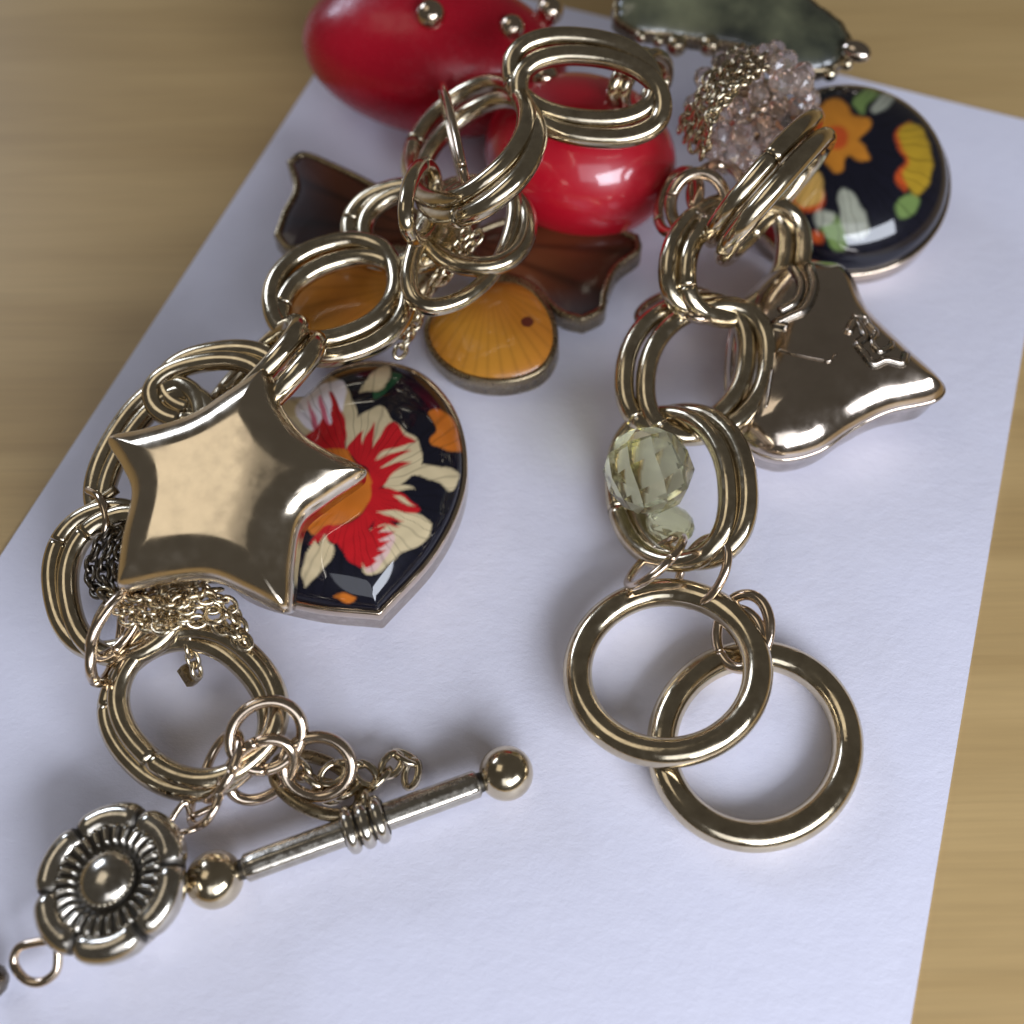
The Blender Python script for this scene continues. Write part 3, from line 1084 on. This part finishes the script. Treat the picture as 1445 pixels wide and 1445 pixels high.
# ================================================================== butterfly
def butterfly():
    root = thing('butterfly_charm', P(600, 380, 0), 'bronze butterfly charm with dark brown upper wings and amber lower wings', 'charm')

    def wing(name, plane, px, corners, kind, depth, dome):
        o2 = ccw(resample(np.array(outline([plane.to2(*q) for q in px], corners=corners)), 220))
        c = o2.mean(0)
        fr = part('wing_frame', sweep(plane, o2, round_prof(0.05, depth, 0.02)), M['bronze'], root)
        o3 = c + (o2 - c) * 0.955
        vf = polar(plane, o3, c, lambda d, xy: -0.035 + dome * np.clip(1 - (1 - np.clip(d / 0.35, 0, 1)) ** 2, 0, 1) ** 0.6, depth * 0.9, 50, 1.2)
        g = part(name, vf, M['amber'], root)
        return g, np.asarray(vf[0]), plane, c

    def streaks(v, hub, ca, cb, freq, amt):
        pp = project(v)
        d = pp - np.array(hub)
        th = np.arctan2(d[:, 1], d[:, 0])
        r = np.linalg.norm(d, axis=1)
        s = (0.5 + 0.5 * np.sin(th * freq + 0.6 * np.sin(th * 7))) ** 6
        t = np.clip(0.5 + 0.5 * np.sin(pp[:, 0] / 37.0 + 1.3 * np.sin(pp[:, 1] / 29.0)), 0, 1)
        base = np.array(ca) * (1 - t[:, None]) + np.array(cb) * t[:, None]
        return base * (1 - amt * s[:, None]), pp

    g, v, pl, c = wing('amber_wing', Plane(690, 470, 0.32, (-0.06, -0.10, 1)),
                       [(660, 404), (710, 390), (752, 404), (782, 444), (786, 490), (760, 526), (706, 540), (648, 530), (608, 498), (598, 458), (622, 424)], set(), 0, 0.2, 0.12)
    cc, pp = streaks(v, (690, 400), (0.50, 0.215, 0.025), (0.42, 0.15, 0.018), 41, 0.2)
    dd = np.linalg.norm((pp - np.array((744, 454))) * np.array([1, 1.2]), axis=1)
    cc[dd < 9] = (0.10, 0.02, 0.01)
    paint(g, cc)
    g, v, pl, c = wing('amber_wing', Plane(478, 425, 0.42, (0.06, -0.08, 1)),
                       [(392, 400), (430, 366), (490, 356), (545, 370), (572, 410), (566, 452), (530, 480), (470, 492), (418, 482), (388, 446)], set(), 0, 0.2, 0.12)
    cc, pp = streaks(v, (575, 400), (0.50, 0.21, 0.03), (0.42, 0.15, 0.02), 37, 0.18)
    paint(g, cc)
    g, v, pl, c = wing('brown_wing', Plane(470, 285, 0.42, (0.05, -0.12, 1)),
                       [(404, 226), (428, 212), (476, 230), (540, 262), (602, 300), (600, 352), (540, 350), (470, 342), (410, 352), (386, 330), (398, 296), (414, 262)], {0, 4, 5, 9}, 0, 0.2, 0.05)
    cc, pp = streaks(v, (600, 330), (0.06, 0.016, 0.007), (0.11, 0.032, 0.012), 20, 0.5)
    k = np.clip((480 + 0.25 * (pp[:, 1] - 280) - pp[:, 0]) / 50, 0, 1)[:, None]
    cc = cc * (1 - 0.6 * k) + np.array((0.03, 0.032, 0.04)) * k  # left side greyed: blue-grey reflection painted into the wing colour
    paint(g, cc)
    g, v, pl, c = wing('brown_wing', Plane(800, 380, 0.34, (-0.05, -0.12, 1)),
                       [(660, 330), (740, 300), (830, 304), (902, 330), (904, 352), (872, 378), (858, 410), (852, 436), (822, 452), (786, 440), (740, 400), (680, 380)], {3, 8}, 0, 0.2, 0.05)
    cc, pp = streaks(v, (660, 340), (0.06, 0.016, 0.008), (0.13, 0.036, 0.013), 20, 0.5)
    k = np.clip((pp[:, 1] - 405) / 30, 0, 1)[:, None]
    cc = cc * (1 - 0.6 * k) + np.array((0.03, 0.032, 0.035)) * k  # grey reflection painted over the brown towards the lower edge
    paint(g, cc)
    part('body', tube(pxline([(560, 440, 0.42), (600, 400, 0.48), (640, 350, 0.5), (676, 296, 0.46)], 8), [0.05 + 0.05 * math.sin(math.pi * i / 24) for i in range(25)]), M['bronze'], root)


butterfly()


# ================================================================== red beads
def gold_dot(px, py, z, r, root):
    c = P(px, py, z)
    part('gold_dot', ellipsoid(c, (0, 0, r), (r, 0, 0), (0, r, 0), 20, 12), M['rose'], root)


cA = P(612, 78, 0.62)
ra = thing('red_bead', (cA.x, cA.y, 0), 'large matte red oval bead studded with gold dots at the top left of the pile', 'bead', 'red beads')
dirA = Vector((0.965, -0.26, 0.0))
part('bead_body', ellipsoid(cA, dirA * 1.12, Vector((0.26, 0.965, 0)) * 0.66, (0, 0, 0.60), 80, 48), M['matte_red'], ra)


def dot_on(px, py, c, axes, r, root):
    """stud on an ellipsoid where the picture shows it"""
    v = ray(px, py)
    A, B, C = (Vector(a) for a in axes)
    o_ = CAM - Vector(c)
    k = [(a.normalized(), a.length) for a in (A, B, C)]
    oo = Vector([o_.dot(a) / l for a, l in k]); dd = Vector([v.dot(a) / l for a, l in k])
    a_, b_, c_ = dd.dot(dd), 2 * oo.dot(dd), oo.dot(oo) - 1
    disc = b_ * b_ - 4 * a_ * c_
    if disc < 0:
        disc = 0
    q = CAM + v * ((-b_ - math.sqrt(disc)) / (2 * a_))
    part('gold_dot', ellipsoid(q, (0, 0, r), (r, 0, 0), (0, r, 0), 20, 12), M['rose'], root)


axA = (dirA * 1.12, Vector((0.26, 0.965, 0)) * 0.66, Vector((0, 0, 0.60)))
dot_on(608, 22, cA, axA, 0.115, ra)
dot_on(722, 40, cA, axA, 0.10, ra)
dot_on(776, 16, cA, axA, 0.11, ra)
cB = P(818, 222, 0.60)
rb = thing('red_bead', (cB.x, cB.y, 0), 'glossy bright red bead under the uppermost link', 'bead', 'red beads')
part('bead_body', ellipsoid(cB, (0.71, -0.26, 0), (0.20, 0.60, 0), (0, 0, 0.59), 80, 48), M['red'], rb)
axB = (Vector((0.71, -0.26, 0)), Vector((0.20, 0.60, 0)), Vector((0, 0, 0.59)))
dot_on(768, 110, cB, axB, 0.10, rb)


# ================================================================== green scalloped charm
def green_charm():
    pl = Plane(1040, 30, 0.95, (0.05, -0.35, 1))
    px = [(868, 18), (892, 44), (934, 50), (984, 58), (1040, 66), (1086, 84), (1124, 100), (1168, 98), (1200, 74), (1192, 36), (1150, 4), (1090, -34), (980, -50), (890, -30)]
    o2 = ccw(resample(np.array(outline([pl.to2(*q) for q in px])), 220))
    root = thing('green_charm', pl.o - Vector((0, 0, 0.9)), 'dark green enamelled charm with a beaded brass rim at the top edge', 'charm')
    c = o2.mean(0)
    th_ = np.arange(220) * 2 * math.pi / 220
    o2 = c + (o2 - c) * (1 + 0.016 * np.abs(np.sin(15 * th_)) + 0.012 * np.sin(5 * th_ + 1))[:, None]
    part('enamel_plate', polar(pl, c + (o2 - c) * 0.96, c, inflate(0.4, 0.10, 0.6), 0.1, 30), M['green_enamel'], root)
    part('rim', sweep(pl, o2, round_prof(0.06, 0.12, 0.025, 0.02)), M['bronze'], root)
    for (x, y, r) in [(905, 50, 0.05), (930, 56, 0.05), (955, 62, 0.085), (1002, 62, 0.085), (1042, 72, 0.06), (1110, 100, 0.07), (1138, 106, 0.075), (1172, 102, 0.06), (1196, 88, 0.05)]:
        q = Vector(pl.to3(np.array([pl.to2(x, y)]), [-0.02])[0])
        part('rim_bead', ellipsoid(q, (0, 0, r), (r, 0, 0), (0, r, 0), 18, 12), M['brass'], root)
    q = P(1208, 72, 0.9)
    part('rim_bead', ellipsoid(q, (0.10, -0.07, 0.0), (0.05, 0.07, 0), (0, 0, 0.07), 24, 14), M['puff'], root)


green_charm()


# ================================================================== pink crystal cluster
def pink_cluster():
    c = P(1064, 158, 0.95)
    root = thing('crystal_cluster', (c.x, c.y, 0.3), 'cluster of small pale pink faceted crystals beside the round flower charm', 'bead cluster')
    proto = None
    pts = []
    k = 0
    n = 84
    for i in range(n):
        ph = math.acos(1 - 2 * (i + 0.5) / n)
        th = math.pi * (1 + 5 ** 0.5) * i
        d = Vector((math.sin(ph) * math.cos(th), math.sin(ph) * math.sin(th), math.cos(ph)))
        if d.dot(CAM - c) < -1.6:
            continue
        q = c + Vector((d.x * 0.43, d.y * 0.43, d.z * 0.40)) * random.uniform(0.9, 1.08)
        if proto is None:
            proto = mesh('crystal', gem((0, 0, 0), 0.092, 5, 7)[0], gem((0, 0, 0), 0.092, 5, 7)[1], False)
            proto.materials.append(M['pink'])
        o = bpy.data.objects.new('crystal', proto)
        col.objects.link(o)
        o.parent = root
        o.location = q - Vector((c.x, c.y, 0.3))
        o.rotation_euler = [random.uniform(0, 6) for _ in range(3)]
        o.scale = [random.uniform(0.85, 1.15)] * 3
    part('core', ellipsoid(c, (0.26, 0, 0), (0, 0.26, 0), (0, 0, 0.24), 24, 16), M['rose'], root)


pink_cluster()

# ================================================================== lime beads
c = P(915, 664, 0.50)
lb = thing('lime_bead', (c.x, c.y, 0), 'large pale lime faceted glass bead hanging on the lowest right link', 'bead', 'lime glass beads')
part('glass_body', gem(c, 0.305, 7, 8, (0.4, 0.75, 0.55), 0.96), M['lime'], lb, smooth=False)
c = P(946, 740, 0.26)
lb = thing('lime_bead', (c.x, c.y, 0), 'small pale lime glass bead just below the larger faceted one', 'bead', 'lime glass beads')
part('glass_body', gem(c, 0.17, 7, 10, (0.2, 0.5, 0.85), 0.7), M['lime'], lb, smooth=False)


# ================================================================== fine chains
def small_link(wr=0.011, a=0.038, b=0.026):
    pts = [(a * math.cos(t), b * math.sin(t), 0) for t in np.arange(14) * 2 * math.pi / 14]
    v, f = tube(pts, wr, True, 6)
    return v, f


LINKS = {}


def fine_chain(label, paths, size=1.0, mat='brass', cat='chain', group='fine tassel chains'):
    key = mat
    if key not in LINKS:
        me = mesh('chain_link', *small_link())
        me.materials.append(M[mat])
        LINKS[key] = me
    o0 = P(*paths[0][0])
    root = thing('fine_chain', o0, label, cat, group)
    for path in paths:
        pts = spline([P(*q) for q in path], 16)
        s = np.r_[0, np.cumsum(np.linalg.norm(np.diff(pts, axis=0), axis=1))]
        step = 0.052 * size
        for k, u in enumerate(np.arange(0, s[-1], step)):
            q = np.array([np.interp(u, s, pts[:, i]) for i in range(3)])
            q2 = np.array([np.interp(min(u + 0.02, s[-1]), s, pts[:, i]) for i in range(3)])
            q1 = np.array([np.interp(max(u - 0.02, 0), s, pts[:, i]) for i in range(3)])
            t = Vector(q2 - q1).normalized()
            rot = t.to_track_quat('X', 'Z') @ Quaternion((1, 0, 0), (k % 2) * math.pi / 2 + random.uniform(-0.5, 0.5) + 0.4)
            o = bpy.data.objects.new('chain_link', LINKS[key])
            col.objects.link(o)
            o.parent = root
            o.location = Vector(q) - o0
            o.rotation_mode = 'QUATERNION'
            o.rotation_quaternion = rot
            o.scale = (size,) * 3
    return root


fine_chain('fine brass chain strands draped across the pink crystals', [
    [(962, 178, 1.05), (985, 140, 1.3), (1020, 100, 1.4), (1070, 70, 1.3)],
    [(970, 192, 1.05), (1000, 142, 1.38), (1034, 108, 1.45), (1080, 78, 1.35)],
    [(980, 205, 1.1), (1012, 148, 1.42), (1048, 116, 1.48), (1088, 88, 1.35)],
    [(992, 216, 1.15), (1000, 186, 1.35), (1006, 160, 1.42), (1030, 132, 1.47)],
    [(1000, 110, 1.2), (1020, 86, 1.25), (1050, 66, 1.2)]], 1.5)
tassel = fine_chain('fine brass chain strands bunched below the star', [
    [(150, 838, 0.62), (200, 846, 0.66), (260, 836, 0.66), (310, 832, 0.6)],
    [(165, 858, 0.64), (210, 868, 0.68), (262, 858, 0.68), (312, 862, 0.6), (350, 912, 0.52)],
    [(180, 874, 0.62), (216, 884, 0.66), (256, 878, 0.66), (300, 880, 0.58), (340, 906, 0.52)],
    [(190, 840, 0.72), (235, 852, 0.74), (280, 844, 0.7), (320, 850, 0.62), (346, 900, 0.5)],
    [(262, 900, 0.4), (272, 930, 0.3), (280, 955, 0.22)]], 1.45)
for q in [(248, 848, 0.74), (228, 884, 0.72), (302, 868, 0.66), (276, 832, 0.7)]:
    part('small_ring', wire(q, (12, -3, 0.01), (3, 10, 0.02), 0.016, 28), M['brass'], tassel)
fine_chain('dark fine chain strands beside the left edge of the star', [
    [(150, 752, 0.55), (134, 780, 0.55), (128, 820, 0.55), (150, 846, 0.6)],
    [(164, 752, 0.55), (150, 784, 0.58), (146, 812, 0.56), (158, 836, 0.6)],
    [(174, 766, 0.55), (164, 800, 0.58), (166, 826, 0.6)]], 1.45, 'dark')
fine_chain('fine brass chain strands hanging between the two amber wings', [
    [(600, 432, 0.62), (588, 454, 0.6), (576, 478, 0.58), (562, 500, 0.55)],
    [(590, 430, 0.6), (576, 452, 0.58), (566, 476, 0.56)],
    [(655, 330, 1.0), (640, 352, 0.95), (625, 376, 0.9), (606, 410, 0.75)],
    [(672, 336, 1.0), (660, 352, 0.95), (640, 376, 0.9), (618, 402, 0.75)]], 1.5)
fine_chain('curled end of brass chain lying behind the toggle bar', [
    [(470, 1092, 0.2), (492, 1078, 0.2), (515, 1092, 0.18), (530, 1104, 0.16), (548, 1084, 0.15), (566, 1068, 0.12), (582, 1078, 0.1), (580, 1096, 0.08)],
    [(420, 1085, 0.2), (446, 1104, 0.18), (470, 1120, 0.16), (500, 1108, 0.16)]], 2.2)

# little bits among the links
pn = thing('head_pin', P(135, 715, 0.5), 'small bent brass head pin sticking out left of the star', 'pin')
part('shaft', tube(pxline([(103, 734, 0.5), (128, 716, 0.52), (165, 690, 0.56)], 6), 0.032), M['bronze'], pn)
part('cross_wire', tube(pxline([(124, 692, 0.52), (140, 702, 0.6), (150, 730, 0.6), (148, 752, 0.55)], 6), 0.026), M['rose'], pn)
pn = thing('chain_tag', P(270, 955, 0.1), 'tiny square brass tag lying inside the large lower left link', 'tag')
part('tag_body', lathe(P(266, 952, 0.16), (0.5, -0.6, -0.2), [(-0.07, 0.02), (-0.06, 0.045), (0.06, 0.055), (0.075, 0.03)], 6), M['bronze'], pn, smooth=False)
